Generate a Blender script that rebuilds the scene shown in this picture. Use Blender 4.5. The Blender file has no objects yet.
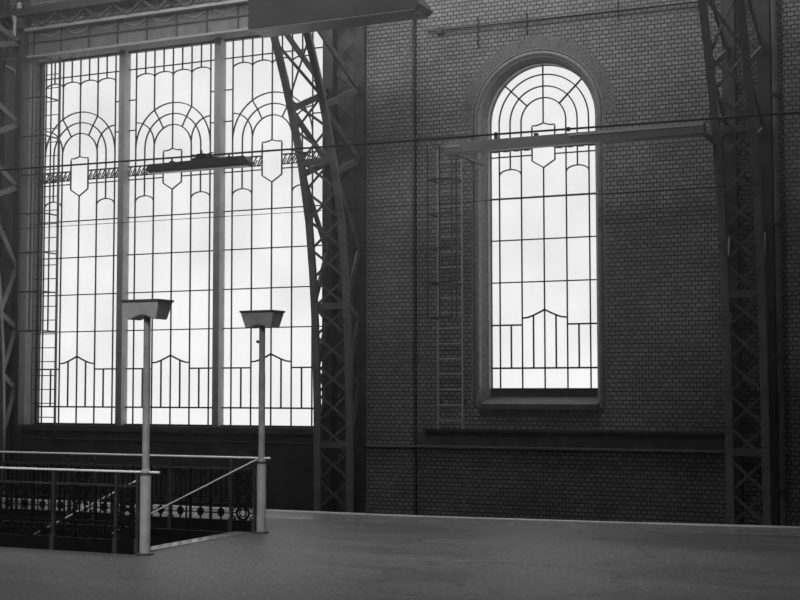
import bpy, bmesh, math, random
from mathutils import Vector, Matrix
random.seed(7)
SC = bpy.context.scene
COL = SC.collection
PI = math.pi

# ------------------------------------------------------------ camera
CAM_F, PITCH, ROLL, YAW = 1376.8, math.radians(3.636), math.radians(-.057), math.radians(24.806)
CAM = Vector((0, 0, 1.9))
_cy, _sy = math.cos(YAW), math.sin(YAW)
FW = Vector((-_sy*math.cos(PITCH), _cy*math.cos(PITCH), math.sin(PITCH)))
_R = Vector((_cy, _sy, 0)); _U = _R.cross(FW)
RT = _R*math.cos(ROLL) + _U*math.sin(ROLL)
UP = -_R*math.sin(ROLL) + _U*math.cos(ROLL)
cam_data = bpy.data.cameras.new('camera'); cam_data.sensor_width = 36
cam_data.lens = CAM_F*36/800
cam_data.clip_end = 300
cam = bpy.data.objects.new('camera', cam_data); COL.objects.link(cam)
M = Matrix((RT, UP, -FW)).transposed().to_4x4(); M.translation = CAM
cam.matrix_world = M
SC.camera = cam

# ------------------------------------------------------------ world, lights, exposure
w = bpy.data.worlds.new('overcast_sky'); SC.world = w; w.use_nodes = True
w.node_tree.nodes['Background'].inputs[0].default_value = (1, 1, 1, 1)
w.node_tree.nodes['Background'].inputs[1].default_value = 1.2
SC.view_settings.view_transform = 'Standard'; SC.view_settings.look = 'None'
SC.view_settings.gamma = 1; SC.view_settings.use_curve_mapping = False
SC.view_settings.exposure = 0.0

def area(name, loc, target, sx, sy, power):
    l = bpy.data.lights.new(name, 'AREA'); l.shape = 'RECTANGLE'; l.size = sx; l.size_y = sy; l.energy = power
    o = bpy.data.objects.new(name, l); COL.objects.link(o); o.location = loc
    d = Vector(target) - Vector(loc)
    o.rotation_euler = d.to_track_quat('-Z', 'Y').to_euler()
    return o
# glazed strips of the hall roof: one close to the wall, one overhead; the other two are added fills
area('roof_skylight_by_wall', (-9.5, 21.3, 12.0), (-9.5, 23.2, 5), 17, 1.6, 310)
l = area('added_fill_upper_wall', (-13, 12.5, 13.4), (-14, 23.6, 9.5), 14, 2.5, 170); l.data.spread = math.radians(75)  # added fill from the hall side, brightens chords, mullions and beams
l = area('added_beam_platform', (-6, 3.5, 13), (-9.3, 13.2, 0.4), 14, 2.0, 190); l.data.spread = math.radians(36)  # added narrow beam aimed at lamp poles and floor, kept off the wall
l = area('roof_skylight_overhead', (-8, 14, 13.2), (-8, 14, 0), 22, 4, 80); l.data.spread = math.radians(70)

# ------------------------------------------------------------ materials (all neutral grey: the place is seen in black and white)
def mat(name, v, rough=.6, metal=0, noise=None, bump=0, v2=None, spec=.5):
    m = bpy.data.materials.new(name); m.use_nodes = True
    nt = m.node_tree; b = nt.nodes['Principled BSDF']
    b.inputs['Roughness'].default_value = rough; b.inputs['Metallic'].default_value = metal
    b.inputs['Specular IOR Level'].default_value = spec
    b.inputs['Base Color'].default_value = (v, v, v, 1)
    if noise:
        tc = nt.nodes.new('ShaderNodeTexCoord'); n = nt.nodes.new('ShaderNodeTexNoise')
        n.inputs['Scale'].default_value = noise; n.inputs['Detail'].default_value = 6
        cr = nt.nodes.new('ShaderNodeValToRGB')
        a = v2 if v2 is not None else v*.6
        cr.color_ramp.elements[0].position = .35; cr.color_ramp.elements[1].position = .68
        cr.color_ramp.elements[0].color = (a, a, a, 1); cr.color_ramp.elements[1].color = (v, v, v, 1)
        nt.links.new(tc.outputs['Object'], n.inputs['Vector']); nt.links.new(n.outputs['Fac'], cr.inputs[0])
        nt.links.new(cr.outputs[0], b.inputs['Base Color'])
        if bump:
            bp = nt.nodes.new('ShaderNodeBump'); bp.inputs['Strength'].default_value = bump; bp.inputs['Distance'].default_value = .01
            nt.links.new(n.outputs['Fac'], bp.inputs['Height']); nt.links.new(bp.outputs[0], b.inputs['Normal'])
    return m

def brick_mat(name, c1, c2, mortar, bw=.118, rh=.076):
    m = bpy.data.materials.new(name); m.use_nodes = True
    nt = m.node_tree; b = nt.nodes['Principled BSDF']; L = nt.links.new
    b.inputs['Roughness'].default_value = .75
    tc = nt.nodes.new('ShaderNodeTexCoord'); sp = nt.nodes.new('ShaderNodeSeparateXYZ'); cb = nt.nodes.new('ShaderNodeCombineXYZ')
    L(tc.outputs['Object'], sp.inputs[0]); ad = nt.nodes.new('ShaderNodeMath'); ad.operation = 'ADD'
    L(sp.outputs[0], ad.inputs[0]); L(sp.outputs[1], ad.inputs[1]); L(ad.outputs[0], cb.inputs[0]); L(sp.outputs[2], cb.inputs[1])
    br = nt.nodes.new('ShaderNodeTexBrick'); L(cb.outputs[0], br.inputs['Vector'])
    br.inputs['Scale'].default_value = 1; br.inputs['Brick Width'].default_value = bw; br.inputs['Row Height'].default_value = rh
    br.inputs['Mortar Size'].default_value = .0105; br.inputs['Mortar Smooth'].default_value = .3; br.inputs['Bias'].default_value = 0
    br.squash = 1.0; br.squash_frequency = 2; br.offset = .5
    br.inputs['Color1'].default_value = (c1, c1, c1, 1); br.inputs['Color2'].default_value = (c2, c2, c2, 1); br.inputs['Mortar'].default_value = (mortar, mortar, mortar, 1)
    n = nt.nodes.new('ShaderNodeTexNoise'); n.inputs['Scale'].default_value = .7; n.inputs['Detail'].default_value = 5
    L(tc.outputs['Object'], n.inputs['Vector'])
    mr = nt.nodes.new('ShaderNodeMapRange'); mr.inputs[1].default_value = .3; mr.inputs[2].default_value = .7; mr.inputs[3].default_value = .65; mr.inputs[4].default_value = 1.2
    L(n.outputs['Fac'], mr.inputs[0])
    mx = nt.nodes.new('ShaderNodeMix'); mx.data_type = 'RGBA'; mx.blend_type = 'MULTIPLY'; mx.inputs[0].default_value = 1
    L(br.outputs['Color'], mx.inputs[6]); L(mr.outputs[0], mx.inputs[7]); L(mx.outputs[2], b.inputs['Base Color'])
    bp = nt.nodes.new('ShaderNodeBump'); bp.invert = True; bp.inputs['Strength'].default_value = .5; bp.inputs['Distance'].default_value = .012
    L(br.outputs['Fac'], bp.inputs['Height']); L(bp.outputs[0], b.inputs['Normal'])
    return m

def floor_mat():
    m = bpy.data.materials.new('worn_asphalt'); m.use_nodes = True
    nt = m.node_tree; b = nt.nodes['Principled BSDF']; L = nt.links.new
    tc = nt.nodes.new('ShaderNodeTexCoord')
    def noise(scale, detail, vec, dist=0):
        n = nt.nodes.new('ShaderNodeTexNoise'); n.inputs['Scale'].default_value = scale; n.inputs['Detail'].default_value = detail
        n.inputs['Distortion'].default_value = dist; L(vec, n.inputs['Vector']); return n
    def ramp(src, p0, p1, a, c):
        r = nt.nodes.new('ShaderNodeMapRange'); r.inputs[1].default_value = p0; r.inputs[2].default_value = p1
        r.inputs[3].default_value = a; r.inputs[4].default_value = c; L(src, r.inputs[0]); return r.outputs[0]
    def mul(a, c):
        k = nt.nodes.new('ShaderNodeMath'); k.operation = 'MULTIPLY'; L(a, k.inputs[0]); L(c, k.inputs[1]); return k.outputs[0]
    mp = nt.nodes.new('ShaderNodeMapping'); mp.inputs['Scale'].default_value = (.35, 1.6, 1); mp.inputs['Rotation'].default_value = (0, 0, .12)
    L(tc.outputs['Object'], mp.inputs[0])
    big = noise(.8, 5, mp.outputs[0], .6); fine = noise(22, 4, tc.outputs['Object']); mid = noise(5, 4, tc.outputs['Object'], .3)
    col = mul(mul(ramp(big.outputs['Fac'], .3, .7, .075, .125), ramp(fine.outputs['Fac'],   .35, .65, .6, 1.4)), ramp(mid.outputs['Fac'], .3, .7, .85, 1.1))
    # dark curved tyre scuffs: arcs of three circles, wobbling, each fading in and out
    wob = noise(1.3, 3, tc.outputs['Object'])
    for (cx, cy, rr, ww) in ((-5.6, 15.4, 1.55, .07), (-4.9, 12.9, 1.25, .09), (-7.6, 13.6, 2.2, .06), (-3.2, 14.6, 2.9, .08)):
        vd = nt.nodes.new('ShaderNodeVectorMath'); vd.operation = 'DISTANCE'; L(tc.outputs['Object'], vd.inputs[0]); vd.inputs[1].default_value = (cx, cy, 0)
        k = nt.nodes.new('ShaderNodeMath'); k.operation = 'MULTIPLY_ADD'; L(wob.outputs['Fac'], k.inputs[0]); k.inputs[1].default_value = 1.1; L(vd.outputs['Value'], k.inputs[2])
        k2 = nt.nodes.new('ShaderNodeMath'); k2.operation = 'SUBTRACT'; L(k.outputs[0], k2.inputs[0]); k2.inputs[1].default_value = rr+.55
        k3 = nt.nodes.new('ShaderNodeMath'); k3.operation = 'ABSOLUTE'; L(k2.outputs[0], k3.inputs[0])
        line = ramp(k3.outputs[0], 0, ww, .45, 0)
        on = ramp(mid.outputs['Fac'], .42, .55, 0, 1)
        q = nt.nodes.new('ShaderNodeMath'); q.operation = 'SUBTRACT'; q.inputs[0].default_value = 1; L(mul(line, on), q.inputs[1])
        col = mul(col, q.outputs[0])
    cbn = nt.nodes.new('ShaderNodeCombineColor'); 
    for i in range(3): L(col, cbn.inputs[i])
    L(cbn.outputs[0], b.inputs['Base Color'])
    L(ramp(big.outputs['Fac'], .3, .7, .5, .62), b.inputs['Roughness'])
    bp = nt.nodes.new('ShaderNodeBump'); bp.inputs['Strength'].default_value = .2; bp.inputs['Distance'].default_value = .006
    L(fine.outputs['Fac'], bp.inputs['Height']); L(bp.outputs[0], b.inputs['Normal'])
    return m

def glass_mat():
    m = bpy.data.materials.new('clouded_glass'); m.use_nodes = True
    nt = m.node_tree; nt.nodes.remove(nt.nodes['Principled BSDF']); L = nt.links.new
    tr = nt.nodes.new('ShaderNodeBsdfTransparent'); tl = nt.nodes.new('ShaderNodeBsdfTranslucent'); mx = nt.nodes.new('ShaderNodeMixShader')
    tc = nt.nodes.new('ShaderNodeTexCoord'); n = nt.nodes.new('ShaderNodeTexNoise'); n.inputs['Scale'].default_value = .6; L(tc.outputs['Object'], n.inputs['Vector'])
    cr = nt.nodes.new('ShaderNodeValToRGB'); cr.color_ramp.elements[0].position = .3; cr.color_ramp.elements[1].position = .7
    cr.color_ramp.elements[0].color = (.86, .86, .86, 1); cr.color_ramp.elements[1].color = (.93, .93, .93, 1); L(n.outputs['Fac'], cr.inputs[0])
    L(cr.outputs[0], tr.inputs[0]); tl.inputs[0].default_value = (.9, .9, .9, 1); mx.inputs[0].default_value = .05
    L(tr.outputs[0], mx.inputs[1]); L(tl.outputs[0], mx.inputs[2]); L(mx.outputs[0], nt.nodes['Material Output'].inputs[0])
    return m

MT = dict(
    brick=brick_mat('glazed_brick', .42, .29, .07), plaster=mat('dark_plaster', .10, .8, noise=3, v2=.06),
    stone=mat('grey_stone', .20, .7, noise=6, v2=.13, bump=.2), moulding=mat('moulded_brick', .38, .5, noise=14, v2=.24, bump=.3),
    rib_steel=mat('sooty_rib_steel', .36, .5, noise=3, v2=.24), steel=mat('painted_steel', .48, .5, noise=4, v2=.38), lattice=mat('sooty_lattice_steel', .24, .55, noise=4, v2=.16), dark_steel=mat('dark_steel', .10, .5, noise=5, v2=.06),
    bar=mat('glazing_bar_steel', .05, .6), iron=mat('cast_iron', .009, .6, noise=9, v2=.005, spec=.05), pole=mat('grey_pole_paint', .42, .45, noise=7, v2=.3, bump=.1),
    rail=mat('polished_rail', .9, .15, spec=1), ladder=mat('galvanised_steel', .7, .5, noise=12, v2=.55),
    lamp=mat('lamp_housing_paint', .58, .5, noise=5, v2=.46), lens=mat('frosted_lamp_cover', .6, .4),
    floor=floor_mat(), coping=mat('pale_coping', .75, .4, noise=3, v2=.55), ballast=mat('track_ballast', .03, .9, noise=20, v2=.015),
    hall=mat('sooty_hall_shell', .06, .9, noise=1, v2=.04), glass=glass_mat(), step=mat('pit_shade_stone', .010, 1, noise=8, v2=.006, spec=0), sheen_floor=mat('window_sheen_floor', .34, .2, noise=2.5, v2=.24, spec=1), iron_worn=mat('worn_iron', .045, .6, noise=7, v2=.03, spec=.2),  # edge strip tone and gloss stand in for window light on the floor
    voussoir=mat('arch_bricks', .27, .7, noise=9, v2=.2), girder_paint=mat('sooty_girder_paint', .15, .6, noise=2, v2=.1), cable=mat('black_cable', .02, .6))

# ------------------------------------------------------------ mesh helpers
class MB:
    def __init__(s): s.bm = bmesh.new()
    def box(s, x0, x1, y0, y1, z0, z1):
        v = [s.bm.verts.new((x, y, z)) for x in (x0, x1) for y in (y0, y1) for z in (z0, z1)]
        for q in ((0,1,3,2),(4,6,7,5),(0,4,5,1),(2,3,7,6),(0,2,6,4),(1,5,7,3)): s.bm.faces.new([v[i] for i in q])
        return s
    def bar(s, a, b, wx, wy, side=None):
        """square section bar from a to b; wx = width across 'side', wy = the other"""
        a, b = Vector(a), Vector(b); d = (b-a).normalized()
        sd = Vector(side) if side else (Vector((1,0,0)) if abs(d.x) < .9 else Vector((0,0,1)))
        sd = (sd - d*sd.dot(d)).normalized(); up = d.cross(sd)
        v = []
        for p in (a, b):
            for i, j in ((-1,-1),(1,-1),(1,1),(-1,1)): v.append(s.bm.verts.new(p + sd*i*wx/2 + up*j*wy/2))
        for q in ((3,2,1,0),(4,5,6,7),(0,1,5,4),(1,2,6,5),(2,3,7,6),(3,0,4,7)): s.bm.faces.new([v[i] for i in q])
        return s
    def path(s, pts, wx, wy, side=(0,1,0), closed=False):
        """bar with rectangular section swept along pts; wx across side (depth), wy in plane"""
        pts = [Vector(p) for p in pts]; n = len(pts); rings = []
        for i, p in enumerate(pts):
            if closed: d = (pts[(i+1) % n]-pts[i-1]).normalized()
            else: d = (pts[min(i+1, n-1)]-pts[max(i-1, 0)]).normalized()
            sd = Vector(side); sd = (sd-d*sd.dot(d)).normalized(); up = d.cross(sd)
            rings.append([s.bm.verts.new(p+sd*i2*wx/2+up*j*wy/2) for i2, j in ((-1,-1),(1,-1),(1,1),(-1,1))])
        m = n if closed else n-1
        for i in range(m):
            A, B = rings[i], rings[(i+1) % n]
            for k in range(4): s.bm.faces.new((A[k], A[(k+1)%4], B[(k+1)%4], B[k]))
        if not closed: s.bm.faces.new(rings[0][::-1]); s.bm.faces.new(rings[-1])
        return s
    def tube(s, pts, r, seg=10, closed=False, radii=None):
        pts = [Vector(p) for p in pts]; n = len(pts); rings = []; ref = None
        for i, p in enumerate(pts):
            if closed: d = (pts[(i+1) % n]-pts[i-1]).normalized()
            else: d = (pts[min(i+1, n-1)]-pts[max(i-1, 0)]).normalized()
            if ref is None: ref = Vector((0,1,0)) if abs(d.y) < .9 else Vector((1,0,0))
            a = (ref-d*ref.dot(d)).normalized(); ref = a; b = d.cross(a); rr = radii[i] if radii else r
            rings.append([s.bm.verts.new(p+(a*math.cos(t)+b*math.sin(t))*rr) for t in [2*PI*k/seg for k in range(seg)]])
        for i in range(n if closed else n-1):
            A, B = rings[i], rings[(i+1) % n]
            for k in range(seg): s.bm.faces.new((A[k], A[(k+1)%seg], B[(k+1)%seg], B[k]))
        if not closed: s.bm.faces.new(rings[0][::-1]); s.bm.faces.new(rings[-1])
        return s
    def prism(s, poly, z0, z1):
        lo = [s.bm.verts.new((x, y, z0)) for x, y in poly]; hi = [s.bm.verts.new((x, y, z1)) for x, y in poly]
        n = len(poly); s.bm.faces.new(lo[::-1]); s.bm.faces.new(hi)
        for i in range(n): s.bm.faces.new((lo[i], lo[(i+1)%n], hi[(i+1)%n], hi[i]))
        return s
    def prism_y(s, poly, y0, y1):
        lo = [s.bm.verts.new((x, y0, z)) for x, z in poly]; hi = [s.bm.verts.new((x, y1, z)) for x, z in poly]
        n = len(poly); s.bm.faces.new(lo); s.bm.faces.new(hi[::-1])
        for i in range(n): s.bm.faces.new((lo[i], hi[i], hi[(i+1)%n], lo[(i+1)%n]))
        return s
    def build(s, name, material, parent=None, bevel=0, smooth=False, **props):
        bmesh.ops.recalc_face_normals(s.bm, faces=s.bm.faces)
        if smooth:
            for f in s.bm.faces: f.smooth = True
        me = bpy.data.meshes.new(name); s.bm.to_mesh(me); s.bm.free()
        me.materials.append(MT[material])
        o = bpy.data.objects.new(name, me); COL.objects.link(o)
        if parent:
            o.parent = parent; o.matrix_parent_inverse = Matrix.Identity(4)
            o.matrix_parent_inverse = parent.matrix_basis.inverted()
        if bevel:
            md = o.modifiers.new('bevel', 'BEVEL'); md.width = bevel; md.segments = 2; md.limit_method = 'ANGLE'
        if smooth:
            me.set_sharp_from_angle(angle=math.radians(40))
        for k, v in props.items(): o[k] = v
        return o

def thing(name, label, cat, loc=(0,0,0), group=None):
    o = bpy.data.objects.new(name, None); COL.objects.link(o); o.location = loc; o.empty_display_size = .2
    o['label'] = label; o['category'] = cat
    if group: o['group'] = group
    return o
def struct(name, loc=(0,0,0)):
    o = bpy.data.objects.new(name, None); COL.objects.link(o); o.location = loc; o['kind'] = 'structure'; return o
def S(mb, name, material, **k): return mb.build(name, material, kind='structure', **k)
def arc(cx, cz, r, a0, a1, y, n=24, rz=None):
    rz = rz or r
    return [(cx+r*math.cos(a0+(a1-a0)*i/n), y, cz+rz*math.sin(a0+(a1-a0)*i/n)) for i in range(n+1)]
def rad(d): return math.radians(d)

# ------------------------------------------------------------ floor, pit, track bed
edge = [(-40, 18.95), (-16.3, 18.86), (-13.06, 18.77), (-10.9, 18.73), (-8.5, 18.79), (-5.1, 19.13), (-3, 19.42), (2, 20.0), (14, 21)]
PX, PY0, PY1 = -9.65, 13.20, 15.70          # stair pit: right edge, near and far edges
m = MB()
m.prism([(-40, -8), (14, -8), (14, PY0), (-40, PY0)], -.45, 0)
m.prism([(PX, PY0), (14, PY0), (14, PY1), (PX, PY1)], -.45, 0)
ES = [(x, y-1.15) for x, y in edge]
m.prism([(-40, PY1), (14, PY1)] + ES[::-1], -.45, 0)
m2 = MB(); m2.prism(ES + [(x, y-.13) for x, y in reversed(edge)], -.45, 0); S(m2, 'floor_edge_sheen', 'sheen_floor')  # strip lightened to carry the window's reflection along the platform edge
m.prism([(-40, PY0), (-18, PY0), (-18, PY1), (-40, PY1)], -.45, 0)
S(m, 'floor', 'floor')
m = MB()
for (x0, y0), (x1, y1) in zip(edge, edge[1:]):
    n = max(1, int(abs(x1-x0)/1.6))
    for i in range(n):
        a, b = i/n, (i+1)/n; g = .004
        xa, xb = x0+(x1-x0)*a+g, x0+(x1-x0)*b-g; ya, yb = y0+(y1-y0)*a, y0+(y1-y0)*b
        dz = random.uniform(0, .006)
        m.prism([(xa, ya-.13), (xb, yb-.13), (xb, yb), (xa, ya)], -.5, .004+dz)
S(m, 'trim_1', 'coping')
m = MB(); m.box(PX-.001, PX+.24, PY0, PY1, -.3, .012); S(m, 'trim_2', 'sheen_floor')
m = MB(); m.box(-40, 14, -8, 30, -6.4, -6); S(m, 'ground', 'ballast')
# stair down to the left
st = struct('stairs', (PX, PY0, 0))
m = MB()
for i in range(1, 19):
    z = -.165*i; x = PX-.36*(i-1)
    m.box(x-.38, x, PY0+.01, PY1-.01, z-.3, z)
m.build('step_flight', 'step', st)  # near-black colour holds the shade of the pit
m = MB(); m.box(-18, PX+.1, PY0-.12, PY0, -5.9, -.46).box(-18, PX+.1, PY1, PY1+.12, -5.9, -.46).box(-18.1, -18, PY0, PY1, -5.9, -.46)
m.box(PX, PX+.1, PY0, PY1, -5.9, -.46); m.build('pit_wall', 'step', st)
m = MB(); m.box(-18, PX-.002, PY1-.03, PY1-.001, -5.9, -.004).box(-18, PX-.002, PY0+.001, PY0+.03, -5.9, -.004).box(PX-.03, PX-.002, PY0+.03, PY1-.03, -.45, -.06)  # dark plates added over the lit slab sides to keep the pit black
m.build('pit_shade_plates', 'step', st)

# ------------------------------------------------------------ back wall
YW, YG, YK = 23.6, 24.0, 24.04           # wall face and glazing plane
WL, WR, WB, WT = -19.83, -12.56, 1.115, 9.085      # large window opening
CX, ZS, RO = -8.17, 6.82, 1.26                      # arched window: centre, springing, radius in the wall face
AB = 1.55
m = MB()
TOP = 14
m.box(-40, WL, YW, YK, -6, TOP); m.box(WL, WR, YW, YK, -6, WB); m.box(WL, WR, YW, YK, WT, TOP)
m.box(WR, CX-RO, YW, YK, -6, TOP); m.box(CX+RO, 14, YW, YK, -6, TOP)
m.box(CX-RO, CX+RO, YW, YK, -6, AB)
n = 32
pts = [(CX-RO*math.cos(PI*i/n), ZS+RO*math.sin(PI*i/n)) for i in range(n+1)]
for (xa, za), (xb, zb) in zip(pts, pts[1:]): m.prism_y([(xa, za), (xb, zb), (xb, TOP), (xa, TOP)], YW, 24.4)
S(m, 'wall_back', 'brick')
# shallow brick pilasters beside the ribs, stone bands, plinth
for i, (xa, xb) in enumerate(((-11.57, -10.60), (-3.75, -2.2))):
    m = MB(); m.box(xa, xb, YW-.11, YW+.02, -6, TOP); S(m, 'wall_pilaster' if not i else 'wall_pilaster_right', 'brick')
m = MB(); m.box(-10.38, -4.7, YW-.13, YW, 1.095, 1.14).box(-10.36, -4.7, YW-.07, YW, 1.045, 1.095); S(m, 'trim_3', 'dark_steel', bevel=.006)
m = MB(); m.box(-10.6, -4.7, YW-.03, YW, .82, 1.045); S(m, 'trim_4', 'stone')
m = MB(); m.box(-11.60, -10.58, YW-.17, YW, .785, .82).box(-10.58, -2.2, YW-.08, YW, .79, .83); S(m, 'trim_5', 'moulding', bevel=.006)
m = MB(); m.box(-20, -12.4, YW-.04, YW, -6, 1.0); S(m, 'wall_plinth', 'plaster')
m = MB(); m.box(-19.9, -12.4, YW-.1, YK, .99, 1.115).box(-19.9, -12.4, YW-.07, YW, .80, .84); S(m, 'trim_6', 'plaster', bevel=.008)
# sill of the arched window
m = MB(); sx0, sx1 = -9.25, -7.05
vv = [m.bm.verts.new(v) for v in ((sx0, YW-.07, 1.60), (sx1, YW-.07, 1.60), (sx1, YG, 1.73), (sx0, YG, 1.73), (sx0, YW-.07, 1.50), (sx1, YW-.07, 1.50), (sx1, YG, 1.50), (sx0, YG, 1.50))]
for q in ((0,1,2,3),(0,4,5,1),(4,7,6,5),(0,3,7,4),(1,5,6,2)): m.bm.faces.new([vv[i] for i in q])
m.box(sx0-.05, sx1+.05, YW-.03, YW+.02, 1.42, 1.50)
S(m, 'trim_7', 'stone')
m = MB(); m.box(CX-1.06, CX+1.06, YG-.02, YK, 1.70, 1.875)
S(m, 'trim_10', 'dark_steel')
# splayed moulded surround
prof = [(1.27, YW+.01), (1.27, YW-.006), (1.24, YW-.006), (1.235, YW+.03)]
prof += [(1.18+.05*math.cos(q), YW+.035+.05*math.sin(q)-.01) for q in [rad(20-i*28) for i in range(8)]]
prof += [(1.13, YW+.06), (1.12, YW+.12), (1.09, YW+.15), (1.08, YW+.2), (1.037, YW+.24), (1.037, YK)]
frames = [((-1, 0), (CX, 1.55)), ((-1, 0), (CX, ZS))]
frames += [((-math.cos(PI*i/40), math.sin(PI*i/40)), (CX, ZS)) for i in range(1, 40)]
frames += [((1, 0), (CX, ZS)), ((1, 0), (CX, 1.55))]
m = MB(); rings = []
for (dx, dz), (ox, oz) in frames: rings.append([m.bm.verts.new((ox+dx*r, y, oz+dz*r)) for r, y in prof])
for A, B in zip(rings, rings[1:]):
    for k in range(len(prof)-1): m.bm.faces.new((A[k], A[k+1], B[k+1], B[k]))
o = S(m, 'trim_8', 'moulding', smooth=True)
# voussoir ring: separate radial bricks
m = MB(); N = 66
for i in range(N):
    a0, a1 = PI*(i+.10)/N, PI*(i+.90)/N
    q = [(CX+r*math.cos(a), ZS+r*math.sin(a)) for r, a in ((1.275, a0), (1.50, a0), (1.50, a1), (1.275, a1))]
    m.prism_y(q, YW-.003-random.uniform(0, .002), YW+.02)
S(m, 'trim_9', 'voussoir')

# ------------------------------------------------------------ windows
BW, BD = .022, .03
def vb(m, x, z0, z1, w=BW): m.box(x-w/2, x+w/2, YG-BD/2, YG+BD/2, z0, z1)
def hb(m, x0, x1, z, w=BW): m.box(x0, x1, YG-BD/2, YG+BD/2, z-w/2, z+w/2)
def pa(m, pts, w=BW): m.path([(x, YG, z) for x, z in pts], BD, w)
def lattice_band(m, xa, xb, z0, z1):
    hb(m, xa, xb, z1, .03); hb(m, xa, xb, z0, .02)
    n = max(1, round((xb-xa)/.115)); s = (xb-xa)/n
    for i in range(n):
        x = xa+i*s
        pa(m, [(x, z0), (x+s*.25, z0+(z1-z0)*.3), (x+s*.65, z0+(z1-z0)*.75), (x+s, z1)], .016)
        pa(m, [(x+s*.35, z0), (x+s*.6, z0+(z1-z0)*.2), (x+s, z0+(z1-z0)*.62)], .013)
def shield(m, cx, p, zt, zsh, zb, tip):
    h = .49*p
    pa(m, [(cx-h, zb), (cx-h, zsh-.02)]); pa(m, [(cx+h, zb), (cx+h, zsh-.02)])
    for s in (-1, 1):
        pa(m, [(cx+s*h, zsh), (cx+s*h*.6, zsh), (cx+s*h*.25, zsh+.02), (cx, zt)]); pa(m, [(cx+s*h, zb), (cx, tip)])
def lower(m, cx, p, xl, xr, rows, ft, fb, bot, pk, dpk):
    for z in rows: hb(m, xl, xr, z)
    hb(m, xl, xr, fb, .032)
    hb(m, xl, cx-p, ft, .03); hb(m, cx+p, xr, ft, .03)
    for s in (-1, 1):
        pa(m, [(cx+s*p, pk-dpk), (cx+s*p*.75, pk-dpk*.93), (cx+s*p*.5, pk-dpk*.68), (cx+s*p*.25, pk-dpk*.36), (cx, pk)], .03)
        vb(m, cx+s*p*.5, fb, pk-dpk*.68, .026); vb(m, cx+s*p*1.5, fb, ft, .026)

w1 = struct('window_1', (-16.3, YG, WB))
P = .4665; ZC = 6.955
xs = [WL, -17.54, -15.15, WR]; cs = [-18.755, -16.35, -13.945]
m = MB(); t = .05
m.box(WL, WL+t, YG-.05, YG+.05, WB, WT).box(WR-t, WR, YG-.05, YG+.05, WB, WT).box(WL, WR, YG-.05, YG+.05, WT-.035, WT).box(WL, WR, YG-.05, YG+.05, WB, WB+.03)
m.build('window_frame', 'bar', w1)
for x in xs[1:3]:
    m = MB(); m.box(x-.075, x+.075, YG-.17, YG+.05, WB, WT); m.build('mullion', 'steel', w1, bevel=.006)
for i, c in enumerate(cs):
    xl, xr = xs[i]+.05, xs[i+1]-.05
    m = MB()
    lower(m, c, P, xl, xr, (5.509, 4.714, 3.904, 3.107), 2.300, 1.492, WB, 2.575, .155)
    for k in (-2, 2): vb(m, c+k*P, WB, WT)
    vb(m, c, WB, 6.05); vb(m, c, 6.9, WT)
    for s in (-1, 1):
        vb(m, c+s*P, WB, ZC)                                   # up to the inner arc
        vb(m, c+s*P, ZC+math.sqrt(3)*P, WT)                    # above the outer arc
        vb(m, c+s*1.5*P, 5.955, ZC)
        pa(m, [(x, z) for x, _, z in arc(c+s*1.5*P, 5.83, P/2, 0, PI, 0, 12, .125)])
        a = rad(120 if s < 0 else 60)
        pa(m, [(c+2*P*math.cos(a), ZC+2*P*math.sin(a)), (c+1.5*P*math.cos(a)*.97, ZC+1.5*P*math.sin(a)), (c+P*math.cos(a), ZC+P*math.sin(a))])
        # small crossing arc springing from the outer bar
        pa(m, [(c+s*(2*P-P*math.sin(q)), ZC+.10+P*1.02*math.cos(q)) for q in [PI/2*k/10 for k in range(11)]])
        for zt in (8.03, 7.375):
            if s < 0: hb(m, xl, c-2*P, zt)
            else: hb(m, c+2*P, xr, zt)
        # band of scrollwork, broken by the shield
        lattice_band(m, *( (xl, c-.49*P) if s < 0 else (c+.49*P, xr) ), 6.40, 6.595)
        hb(m, *( (xl, c-.49*P) if s < 0 else (c+.49*P, xr) ), 6.315)
    for r in (P, 1.5*P, 2*P): pa(m, [(x, z) for x, _, z in arc(c, ZC, r, 0, PI, 0, 36)])
    shield(m, c, P, 6.915, 6.875, 6.195, 6.05)
    hb(m, xl, xr, 8.69)
    for k in range(4):
        cx = c+(k-1.5)*P
        vb(m, cx, 8.57, WT); pa(m, [(x, z) for x, _, z in arc(cx, 8.475, P/2, 0, PI, 0, 10, .095)])
    m.build('glazing_bars', 'bar', w1)
    m = MB(); m.box(xl-.02, xr+.02, YG+.022, YG+.028, WB, WT); m.build('glass_pane', 'glass', w1)

w2 = struct('window_2', (CX, YG, 1.87))
P2 = .4345; OR = 1.042; B2 = 1.877
m = MB(); xl, xr = CX-OR, CX+OR
lower(m, CX, P2, xl, xr, (5.415, 4.628, 3.842), 3.05, 2.254, B2, 3.325, .15)
for s in (-1, 1):
    for r in (1, 2): vb(m, CX+s*r*P2, B2, ZS)
    vb(m, CX+s*1.5*P2, 5.955, ZS)
    pa(m, [(x, z) for x, _, z in arc(CX+s*1.5*P2, 5.84, P2/2, 0, PI, 0, 12, .115)])
    a = rad(90+s*46); pa(m, [(CX+P2*math.cos(a), ZS+P2*math.sin(a)), (CX+OR*math.cos(a), ZS+OR*math.sin(a))], .028)
    xx = (xl, CX-.49*P2) if s < 0 else (CX+.49*P2, xr)
    lattice_band(m, *xx, 6.31, 6.50); hb(m, *xx, 6.195)
    for k in range(4):
        x = xx[0]+(k+.5)*(xx[1]-xx[0])/4; m.box(x-.05, x+.05, YG-.04, YG, 6.285, 6.325)
vb(m, CX, B2, 5.95); vb(m, CX, 6.78, ZS+OR)
for r in (P2, 1.5*P2, 2*P2): pa(m, [(x, z) for x, _, z in arc(CX, ZS, r, 0, PI, 0, 36)])
shield(m, CX, P2*1.04, 6.785, 6.742, 6.085, 5.95)
m.build('glazing_bars', 'bar', w2)
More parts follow.
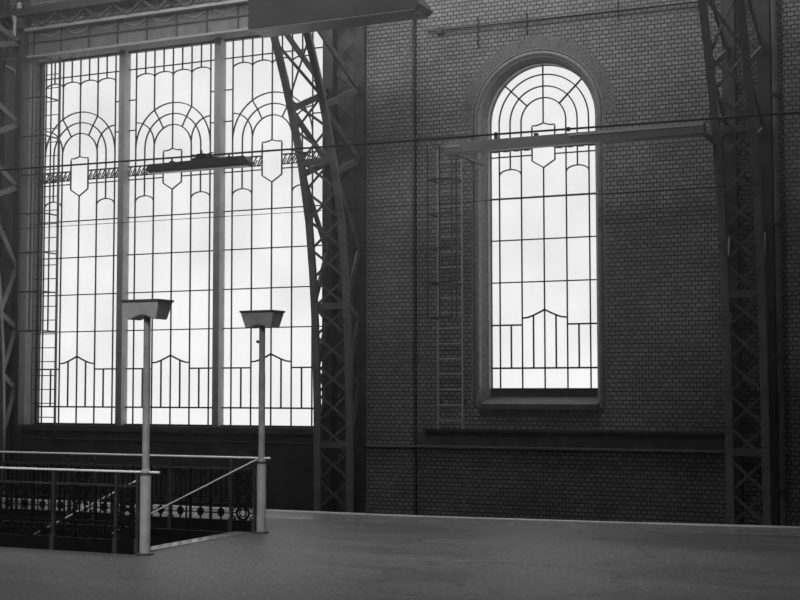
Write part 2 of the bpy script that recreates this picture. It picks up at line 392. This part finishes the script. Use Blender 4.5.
m = MB(); m.path([(xl, YG, B2), (xl, YG, ZS)] + [(CX-OR*math.cos(PI*i/40), YG, ZS+OR*math.sin(PI*i/40)) for i in range(1, 40)] + [(xr, YG, ZS), (xr, YG, B2)], .06, .025)
m.box(xl, xr, YG-.03, YG+.03, B2-.04, B2+.01); m.build('window_frame', 'bar', w2)
m = MB(); pl = [(xl, B2), (xr, B2)] + [(CX+OR*math.cos(PI*i/40), ZS+OR*math.sin(PI*i/40)) for i in range(41)]
m.prism_y(pl, YG+.022, YG+.028); m.build('glass_pane', 'glass', w2)

# ------------------------------------------------------------ hall shell (out of view)
m = MB(); m.box(-40.4, -40, -8, 24.4, -6, TOP); S(m, 'wall_left', 'hall')
m = MB(); m.box(14, 14.4, -8, YK, -6, TOP); S(m, 'wall_right', 'hall')
m = MB(); m.box(-40.4, 14.4, -8.4, -8, -6, TOP); S(m, 'wall_front', 'hall')
m = MB(); m.box(-40.4, 14.4, -8.4, 24.4, TOP, TOP+.3); S(m, 'ceiling', 'hall')

# ------------------------------------------------------------ girder over the large window
g = thing('lintel_girder', 'riveted steel lintel girder running over the top of the large three-bay window', 'girder', (-16, YW, WT))
m = MB(); m.box(-21, -12.42, YW-.06, YW+.005, WT+.005, 9.68); m.build('web_plate', 'lattice', g)
m = MB(); m.box(-21, -12.42, YW-.22, YW-.06, 9.64, 9.70).box(-21, -12.42, YW-.12, YW-.06, WT+.0, WT+.04); m.build('flange', 'steel', g)
m = MB(); m.box(-21, -12.42, YW-.09, YW-.06, 9.39, 9.42)
for x in [-20.4+.74*k for k in range(11)]: m.box(x-.02, x+.02, YW-.085, YW-.06, 9.1, 9.64)
m.build('stiffener', 'dark_steel', g)
m = MB()
for k in range(11):
    x = -20.3+.74*k
    m.path([(x+.05+.6*q/10, YW-.07, 9.62-.12*math.sin(PI*q/10)) for q in range(11)], .02, .025)
m.build('ornament', 'steel', g)
m = MB(); m.box(-21, -12.42, YW-.3, YW, 9.98, 10.14)
for k in range(12): m.bar((-20.8+.74*k, YW-.2, 9.7), (-20.8+.74*(k+.5), YW-.2, 9.98), .05, .05).bar((-20.8+.74*(k+1), YW-.2, 9.7), (-20.8+.74*(k+.5), YW-.2, 9.98), .05, .05)
m.build('upper_lattice', 'dark_steel', g)

# ------------------------------------------------------------ arch ribs standing on the wall
prof_z = [(-6, 23.05), (1.2, 23.03), (2.6, 22.97), (3.4, 22.9), (4.1, 22.82), (5, 22.67), (5.95, 22.40), (6.75, 22.09), (7.6, 21.69), (8.25, 21.32), (9.2, 20.75), (10.4, 19.9), (12, 18.5)]
def yf(z):
    for (a, ya), (b, yb) in zip(prof_z, prof_z[1:]):
        if z <= b: return ya+(yb-ya)*(z-a)/(b-a)
    return prof_z[-1][1]
YR = 23.50
def rib(xa, xb, label):
    r = thing('arch_rib', label, 'steel rib', ((xa+xb)/2, 23.2, -6), 'lattice arch ribs')
    c = .125
    zs_ = [-6+.5*k for k in range(0, 29)] + [8.25, 9, 10, 11, 12]
    zs_ = sorted(set(zs_))
    for x in (xa, xb):
        m = MB(); m.path([(x, yf(z), z) for z in zs_ if z <= 12], .08, c, side=(0, 1, 0)); 
        m.build('chord', 'rib_steel', r)
    for x in (xa, xb):
        m = MB(); m.box(x-.10, x+.12, YR-.12, YR+.08, -6, 12); m.build('chord', 'dark_steel' , r)
    # front face lattice of crossing flats
    m = MB(); z = -.36; h = .54; k = 0
    while z < 7.2:
        for u, v in ((xa, xb), (xb, xa)): m.bar((u, yf(z)-.0+(.015 if u == xa else -.015), z), (v, yf(z+h)+(.015 if u == xa else -.015), z+h), .05, .012, side=(0, 0, 1))
        z += h; k += 1
    while z < 11.5:
        for u, v in ((xa, xb), (xb, xa)): m.bar((u, yf(z)+(.015 if u == xa else -.015), z), (v, yf(z+.95)+(.015 if u == xa else -.015), z+.95), .055, .014, side=(0, 0, 1))
        z += .95
    m.build('lattice', 'lattice', r)
    for zb in (.83, 3.43, 6.08):
        m = MB(); m.box(xa, xb, yf(zb)-.03, yf(zb)+.03, zb-.06, zb+.06); m.build('batten', 'lattice', r)
    # side webs: zigzag between the front chord and the upright by the wall
    zz = [(.9, 0), (1.9, 1), (2.2, 0), (3.2, 1), (3.5, 0), (4.5, 1), (5.88, 0), (6.24, 1), (7.02, 0), (7.62, 1), (8.75, 0), (9.4, 1), (10.4, 0), (11.4, 1)]
    for x in (xa, xb):
        m = MB()
        for (za, sa), (zb, sb) in zip(zz, zz[1:]):
            m.bar((x, YR-.1 if sa else yf(za), za), (x, YR-.1 if sb else yf(zb), zb), .12, .04, side=(0, 0, 1))
        m.build('side_brace', 'lattice', r)
    # rear plate with smaller lattice
    m = MB(); z = .3
    while z < 11:
        for u, v in ((xa, xb), (xb, xa)): m.bar((u, YR, z), (v, YR, z+.6), .04, .012, side=(0, 0, 1))
        z += .6
    m.build('rear_lattice', 'dark_steel', r)
    return r
rib(-12.36, -11.68, 'steel lattice arch rib between the large window and the brick wall')
rib(-4.65, -4.06, 'steel lattice arch rib at the far right of the brick wall')
rib(-20.52, -19.93, 'steel lattice arch rib at the left edge beside the large window')

# ------------------------------------------------------------ platform lamps
def lamp(x, y, label, zt, flip):
    t = thing('platform_lamp', label, 'lamp', (x, y, 0), 'platform lamps at the stair head')
    m = MB(); m.tube([(x, y, 0), (x, y, .93), (x, y, .975)], .06, 20, radii=[.062, .062, .046]); m.build('sleeve', 'pole', t, smooth=True)
    m = MB(); m.tube([(x, y, .95), (x, y, 2.1)], .043, 20); m.tube([(x, y, 2.1), (x, y, zt-.12)], .040, 20); m.build('pole', 'pole', t, smooth=True)
    m = MB(); m.tube([(x, y, .905), (x, y, .935)], .067, 20); m.build('collar', 'dark_steel', t)
    m = MB(); m.tube([(x, y, 0), (x, y, .025)], .10, 20); m.build('base_flange', 'dark_steel', t)
    hx, hy, bx_, by_, h = .255, .15, .195, .115, .22
    m = MB(); z1 = zt; z0 = zt-h
    # tapered trough with a hollowed underside over the pole
    nseg = 14; top = []; bot = []
    for sy in (-1, 1):
        top.append([m.bm.verts.new((x-hx+2*hx*i/nseg, y+sy*hy, z1)) for i in range(nseg+1)])
        bot.append([m.bm.verts.new((x-bx_+2*bx_*i/nseg, y+sy*by_, z0+(.035 if flip else .05)*math.sin(PI*i/nseg)**2)) for i in range(nseg+1)])
    for i in range(nseg):
        for k in (0, 1): m.bm.faces.new((top[k][i], top[k][i+1], bot[k][i+1], bot[k][i]))
        m.bm.faces.new((bot[0][i], bot[0][i+1], bot[1][i+1], bot[1][i])); m.bm.faces.new((top[0][i], top[0][i+1], top[1][i+1], top[1][i]))
    for i in (0, nseg): m.bm.faces.new((top[0][i], top[1][i], bot[1][i], bot[0][i]))
    hd = m.build('lamp_head', 'lamp', t, bevel=.012)
    m = MB(); m.box(x-hx-.006, x+hx+.006, y-hy-.006, y+hy+.006, z1-.018, z1+.008); m.build('rim', 'dark_steel', hd, bevel=.004)
    m = MB(); m.box(x+.075, x+.079, y-hy*.97, y+hy*.9, z0+.08, z1-.02) if False else m.box(x-.22, x+.22, y-.12, y+.12, z1+.006, z1+.012); m.build('lamp_cover', 'lens', hd)
    if flip:
        m = MB(); m.tube([(x-.07, y-.02, zt-.40), (x-.035, y-.02, zt-.40)], .02, 10); m.build('switch', 'dark_steel', t)
    return t
LX = -9.28
lamp(LX, 13.147, 'nearer grey platform lamp with boxy head, at the near stair railing', 2.90, False)
lamp(LX, 15.739, 'farther grey platform lamp with trapezoid head, at the far stair railing', 2.905, True)

# ------------------------------------------------------------ cast iron railings around the stair
def ring(m, x, y, z, r, w=.014, d=.02, n=16): m.path([(x+r*math.cos(2*PI*i/n), y, z+r*math.sin(2*PI*i/n)) for i in range(n)], d, w, closed=True)
def railing(y, x1, x0, label, posts, ornate, zt, z2):
    t = thing('stair_railing', label, 'railing', (x1, y, 0), 'iron railings beside the stair')
    m = MB(); m.tube([(x0, y, zt), (x1, y, zt)], .014, 12); m.build('handrail', 'rail', t, smooth=True, label='bright metal handrail')
    m = MB(); m.box(x0, LX, y-.012, y+.012, z2-.012, z2+.012); m.build('upper_rail', 'iron_worn', t)
    m = MB(); m.box(x0, LX-.06, y-.03, y+.03, 0, .155); m.build('kick_plate', 'iron', t)
    for p in posts:
        m = MB(); m.box(p-.018, p+.018, y-.022, y+.022, .0, zt-.01); m.box(p-.03, p+.03, y-.034, y+.034, 0, .18); m.build('post', 'iron_worn', t)
    # bays: uprights, a ring band low down and a collar row under the upper rail
    per = .31; x = LX-.36
    def plain(xa, xb):
        n = max(1, round((xb-xa)/per)); s = (xb-xa)/n; m = MB()
        m.box(xa, xb, y-.012, y+.012, .335, .365).box(xa, xb, y-.012, y+.012, .44, .455)
        for k in range(n):
            c = xa+(k+.5)*s
            m.box(xa+k*s-.016, xa+k*s+.016, y-.012, y+.012, .15, z2)
            m.path([(xa+k*s, y, .25), (c-s*.3, y, .238), (c-.05, y, .25)], .02, .014); m.path([(c+.05, y, .25), (c+s*.3, y, .238), (xa+(k+1)*s, y, .25)], .02, .014)
            m.prism_y([(c+.05*math.cos(q*PI/6), .25+.06*math.sin(q*PI/6)) for q in range(12)], y-.01, y+.01)
            m.box(c-.008, c+.008, y-.01, y+.01, .15, z2)
            for dx in (-.25*s, .25*s):
                m.box(c+dx-.006, c+dx+.006, y-.008, y+.008, .44, z2)
            ring(m, c, y, z2-.07, .05, .012)
        return m.build('baluster_panel', 'iron', t)
    def fancy(xa, xb):
        m = MB(); c = (xa+xb)/2; h = (xb-xa)/2
        for z in (.25, .47, .69):
            ring(m, c, y, z, .095, .022); ring(m, c, y, z, .05, .016)
            for s in (-1, 1):
                for v in (-1, 1):
                    ring(m, c+s*(h-.035), y, z+v*.075, .032, .014)
                m.box(min(c+s*.09, c+s*h), max(c+s*.09, c+s*h), y-.01, y+.01, z-.008, z+.008)
        for a in range(4): q = a*PI/2+PI/4; m.bar((c+.05*math.cos(q), y, .25+.05*math.sin(q)), (c+.1*math.cos(q), y, .25+.1*math.sin(q)), .012, .012)
        m.path([(c+.09*math.sin(q*.6), y, .16+.65*q/20) for q in range(21)], .016, .014); m.path([(c-.09*math.sin(q*.6), y, .16+.65*q/20) for q in range(21)], .016, .014)
        m.box(xa, xb, y-.012, y+.012, .345, .375).box(xa, xb, y-.012, y+.012, .57, .585)
        return m.build('ornate_panel', 'iron', t)
    ps = sorted(posts, reverse=True)
    for b, a in zip(ps, ps[1:]):
        (fancy if round((a+b)/2, 1) in ornate or (b-a) < .5 else plain)(a, b)
    return t
railing(13.147, LX+.19, -13.0, 'nearer cast iron stair railing with bright handrail, at the near lamp', [LX-.10, LX-.40, -10.58, -11.85, -13.0], (), .937, .775)
railing(15.739, LX+.13, -15.6, 'farther cast iron stair railing with bright handrail, at the far lamp', [LX-.10, LX-.46, -10.70, -11.95, -12.40, -13.65, -14.9, -15.6], (), .977, .825)
for y, zt, ln, lab in ((13.147+.16, .93, 4.4, 'sloping stair handrail seen through the nearer railing'), (15.739-.10, .965, 2.3, 'sloping stair handrail running down along the farther railing')):
    t = thing('stair_handrail', lab, 'handrail', (LX, y, 0), 'sloping handrails of the stair')
    sl = .46
    m = MB(); m.tube([(LX-.01, y, zt), (LX-ln, y, zt-ln*sl)], .010, 10); m.build('rail', 'rail', t, smooth=True)
    for k in range(1, int(ln)):
        x = LX-1.0*k-.1; zz_ = zt-(1.0*k+.1)*sl
        m = MB(); m.tube([(x, y, zz_), (x, y, zz_-.95)], .012, 8); m.build('post', 'iron', t)
    m = MB(); m.bar((LX-.03, y, zt), (LX-.03, 13.147 if y < 14 else 15.739, zt), .015, .015); m.build('bracket', 'iron', t)

# ------------------------------------------------------------ ladders with safety cages
def ladder(xa, xb, z0, z1, zc0, zc1, rs, hs, label, y, mt, depth, ph=0.):
    t = thing('cage_ladder', label, 'ladder', ((xa+xb)/2, y, z0), 'wall ladders with safety cages')
    for x in (xa, xb):
        m = MB(); m.box(x-.010, x+.010, y-.03, y+.03, z0, z1); m.build('stile', mt, t)
    z = z0+.16+ph
    while z < z1-.05:
        m = MB(); m.tube([(xa, y, z), (xb, y, z)], .010, 8); m.build('rung', mt, t); z += rs
    z = zc0; first = True
    while z < zc1+.01:
        m = MB(); m.path([(xa, y, z), (xa, y-depth, z), (xb, y-depth, z), (xb, y, z)], .03, .02, side=(0, 0, 1)); m.build('hoop', 'dark_steel', t); z += hs
    for x, yy in ((xa, y-depth), (xb, y-depth), ((xa+xb)/2, y-depth), (xb, y-depth*.55)):
        m = MB(); m.box(x-.012, x+.012, yy-.012, yy+.012, zc0, zc1); m.build('cage_bar', 'dark_steel', t)
    for z in (z0+.5, (z0+z1)/2, z1-.4):
        for x in (xa, xb):
            m = MB(); m.box(x-.01, x+.01, y+.02, YW+.005, z-.02, z+.02); m.build('wall_bracket', 'dark_steel', t)
ladder(-10.07, -9.59, 1.135, 6.34, 3.17, 6.32, .283, .635, 'caged metal ladder on the brick wall left of the arched window', YW-.12, 'ladder', .48)
ladder(-19.60, -18.985, 1.115, 9.03, 3.10, 8.95, .296, .83, 'caged metal ladder in front of the left edge of the large window', YW-.02, 'dark_steel', .5)

# ------------------------------------------------------------ cable, hanging luminaire, steel beam
def cz(x): return 6.205-(x+17.6)*.0100
cb = thing('overhead_cable', 'long dark cable stretched across both windows and the brick wall', 'cable', (-12, 21.3, 6.1))
m = MB(); m.tube([(-24, 21.3, cz(-24)), (2, 21.3, cz(2))], .018, 8); m.build('wire', 'cable', cb)
for x in (-19.83, -12.02, -4.36):
    m = MB(); m.tube([(x, 21.3, cz(x)), (x, yf(6.1), cz(x))], .012, 8); m.build('bracket', 'cable', cb)
for x, dz in ((-8.08, -.0), (-6.9+.08, 0)):
    m = MB(); m.box(x-.025, x+.025, 21.275, 21.325, cz(x)-.035, cz(x)+.03); m.build('clamp', 'cable', cb)

lu = thing('hanging_luminaire', 'long dark fluorescent luminaire hanging from the cable before the large window', 'lamp', (-13.93, 21.3, 5.93))
xa, xb = -15.05, -12.80; ya, yb = 21.2, 21.42
m = MB(); m.prism_y([(xa, 5.965), (xa+.03, 5.935), (xb-.03, 5.935), (xb, 5.965), (xb-.12, 6.09), (xa+.06, 6.07)], ya, yb); m.build('housing', 'dark_steel', lu, bevel=.008)
m = MB(); m.box(xa+.06, xb-.06, ya+.03, yb-.03, 5.905, 5.938); m.build('diffuser', 'lens', lu)
for x in (-14.52, -13.28):
    m = MB(); m.box(x-.012, x+.012, 21.288, 21.312, 6.07, cz(x)).box(x-.04, x+.04, 21.27, 21.33, 6.07, 6.11); m.build('hanger', 'cable', lu)
m = MB(); m.box(-14.05, -13.55, 21.24, 21.36, 6.08, 6.125).box(-13.95, -13.78, 21.25, 21.35, 6.12, 6.20); m.bar((-14.08, 21.3, 6.12), (-13.62, 21.3, 6.21), .02, .02).bar((-14.1, 21.3, 6.2), (-13.6, 21.3, 6.13), .02, .02).bar((-13.87, 21.3, 6.1), (-13.87, 21.3, 6.27), .02, .02); m.build('mounting_gear', 'cable', lu)

bm_ = thing('steel_beam', 'grey steel box beam crossing in front of the arched window', 'beam', (-7, 22, 6))
m = MB(); m.box(-9.28, -4.76, 21.93, 22.12, 5.975, 6.155); m.build('box_section', 'steel', bm_, bevel=.005)
m = MB(); m.box(-9.26, -9.0, 21.915, 21.93, 6.07, 6.10).box(-7.02, -4.76, 21.91, 21.93, 6.10, 6.125); m.build('edge_strip', 'rail', bm_)
for x in (-8.34, -7.62):
    m = MB(); m.box(x-.03, x+.03, 21.97, 22.05, 6.152, 6.21); m.build('saddle', 'dark_steel', bm_)
for x in (-9.2, -4.82):
    m = MB(); m.box(x-.03, x+.03, 22.12, YW+.01, 5.99, 6.05); m.build('wall_bracket', 'dark_steel', bm_)

# ------------------------------------------------------------ box girder in front of the middle rib's head
dg = thing('box_girder', 'dark box girder end with lit underside above the middle arch rib', 'girder', (-10.6, 20.45, 8.06))
m = MB(); m.prism_y([(-12.2, 8.07), (-9.02, 8.07), (-8.95, 8.13), (-9.18, 8.45), (-9.2, 8.95), (-12.2, 8.95)], 20.15, 20.70); m.build('box', 'girder_paint', dg, bevel=.01)
m = MB(); m.box(-12.18, -9.04, 20.16, 20.70, 8.045, 8.068); m.build('lit_soffit_plate', 'pole', dg)  # paler than the box: light reflected onto the underside is in its colour
m = MB(); m.tube([(-9.06, 20.3, 8.10), (-9.06, 20.3, 8.03)], .05, 12); m.build('end_lamp', 'lens', dg)

# ------------------------------------------------------------ pipes and conduits
p = thing('drainpipe', 'grey round drainpipe beside the right arch rib', 'pipe', (-3.72, YW-.2, -6))
m = MB(); m.tube([(-3.86, YW-.22, -6), (-3.86, YW-.22, 12)], .055, 14); m.build('pipe', 'lattice', p, smooth=True)
for z in (.2, 2.4, 4.6, 6.8, 9):
    m = MB(); m.box(-3.93, -3.79, YW-.285, YW-.1, z-.03, z+.03); m.build('clamp', 'dark_steel', p)
p = thing('wall_conduit', 'thin vertical conduit on the jamb left of the large window', 'conduit', (-19.9, YW-.06, 1.2))
m = MB(); m.tube([(-20.35, YW-.16, 8.95), (-20.1, YW-.16, 8.82), (-20.02, YW-.16, 8.6), (-20.02, YW-.16, 1.35), (-19.98, YW-.16, 1.15)], .022, 8); m.build('pipe', 'ladder', p, smooth=True)
for z in (2, 3.3, 4.6, 5.9, 7.2, 8.3):
    m = MB(); m.box(-20.06, -19.98, YW-.19, YW-.115, z-.02, z+.02); m.build('clip', 'dark_steel', p)
p = thing('wall_conduit', 'thin conduit with short drops across the brick above the arched window', 'conduit', (-8, YW-.05, 8.6))
m = MB(); m.tube([(-10.3, YW-.05, 8.62), (-4.7, YW-.05, 8.58)], .016, 8); m.build('pipe', 'cable', p)
for x, l in ((-9.28, .42), (-8.32, .26), (-6.6, .2)):
    m = MB(); m.tube([(x, YW-.05, 8.78), (x, YW-.05, 8.6-l)], .012, 8); m.build('drop', 'cable', p)
m = MB(); m.box(-10.12, -10.0, YW-.07, YW, 8.56, 8.68); m.build('junction_box', 'dark_steel', p)

# ------------------------------------------------------------ thin haze added for the lens veil around the windows, thicker higher up
vm = bpy.data.materials.new('lens_veil_haze'); vm.use_nodes = True; nt = vm.node_tree; nt.nodes.remove(nt.nodes['Principled BSDF'])
vs = nt.nodes.new('ShaderNodeVolumeScatter'); vs.inputs['Anisotropy'].default_value = .5
tc = nt.nodes.new('ShaderNodeTexCoord'); sp = nt.nodes.new('ShaderNodeSeparateXYZ'); mr = nt.nodes.new('ShaderNodeMapRange')
nt.links.new(tc.outputs['Object'], sp.inputs[0]); nt.links.new(sp.outputs[2], mr.inputs[0])
mr.inputs[1].default_value = .5; mr.inputs[2].default_value = 9; mr.inputs[3].default_value = .0015; mr.inputs[4].default_value = .0145
nt.links.new(mr.outputs[0], vs.inputs['Density'])
nt.links.new(vs.outputs[0], nt.nodes['Material Output'].inputs[1]); MT['haze'] = vm
m = MB(); m.box(-39.9, 13.9, -7.9, 23.4, .02, 13.9); o = m.build('haze', 'haze', kind='stuff', label='thin grey haze added for lens glow, thicker under the roof', category='haze')

p = thing('wall_conduit', 'dark vertical conduit on the brick at the pilaster edge left of the wall ladder', 'conduit', (-10.55, YW-.03, -6))
m = MB(); m.tube([(-10.565, YW-.03, -6), (-10.565, YW-.03, 10)], .014, 8); m.build('pipe', 'cable', p)
cb = thing('overhead_cable', 'thinner lower wire stretched across both windows below the luminaire', 'cable', (-12, 21.3, 5.2))
m = MB(); m.tube([(-24, 21.3, 5.03), (2, 21.3, 4.99)], .006, 6); m.build('wire', 'cable', cb)
m = MB(); m.box(-22, -19.82, YW-.12, YK+.02, -6, 9.1); S(m, 'wall_jamb', 'lattice')

m = MB(); m.box(-12.54, -11.6, YW-.012, YW+.02, -6, 12); S(m, 'wall_strip', 'stone')

p = thing('insulator_rod', 'short vertical rod with round knobs above the conduit at the upper left corner', 'rod', (-20.1, YW-.25, 9.2))
m = MB(); m.tube([(-20.05, YW-.25, 9.3), (-20.05, YW-.25, 9.95)], .035, 10); m.build('rod', 'ladder', p, smooth=True)
for x, z in ((-20.05, 9.95), (-19.93, 10.2)):
    m = MB(); m.tube([(x, YW-.25, z-.09), (x, YW-.25, z-.05), (x, YW-.25, z+.05), (x, YW-.25, z+.09)], .05, 10, radii=[.03, .06, .06, .03]); m.build('knob', 'ladder', p, smooth=True)
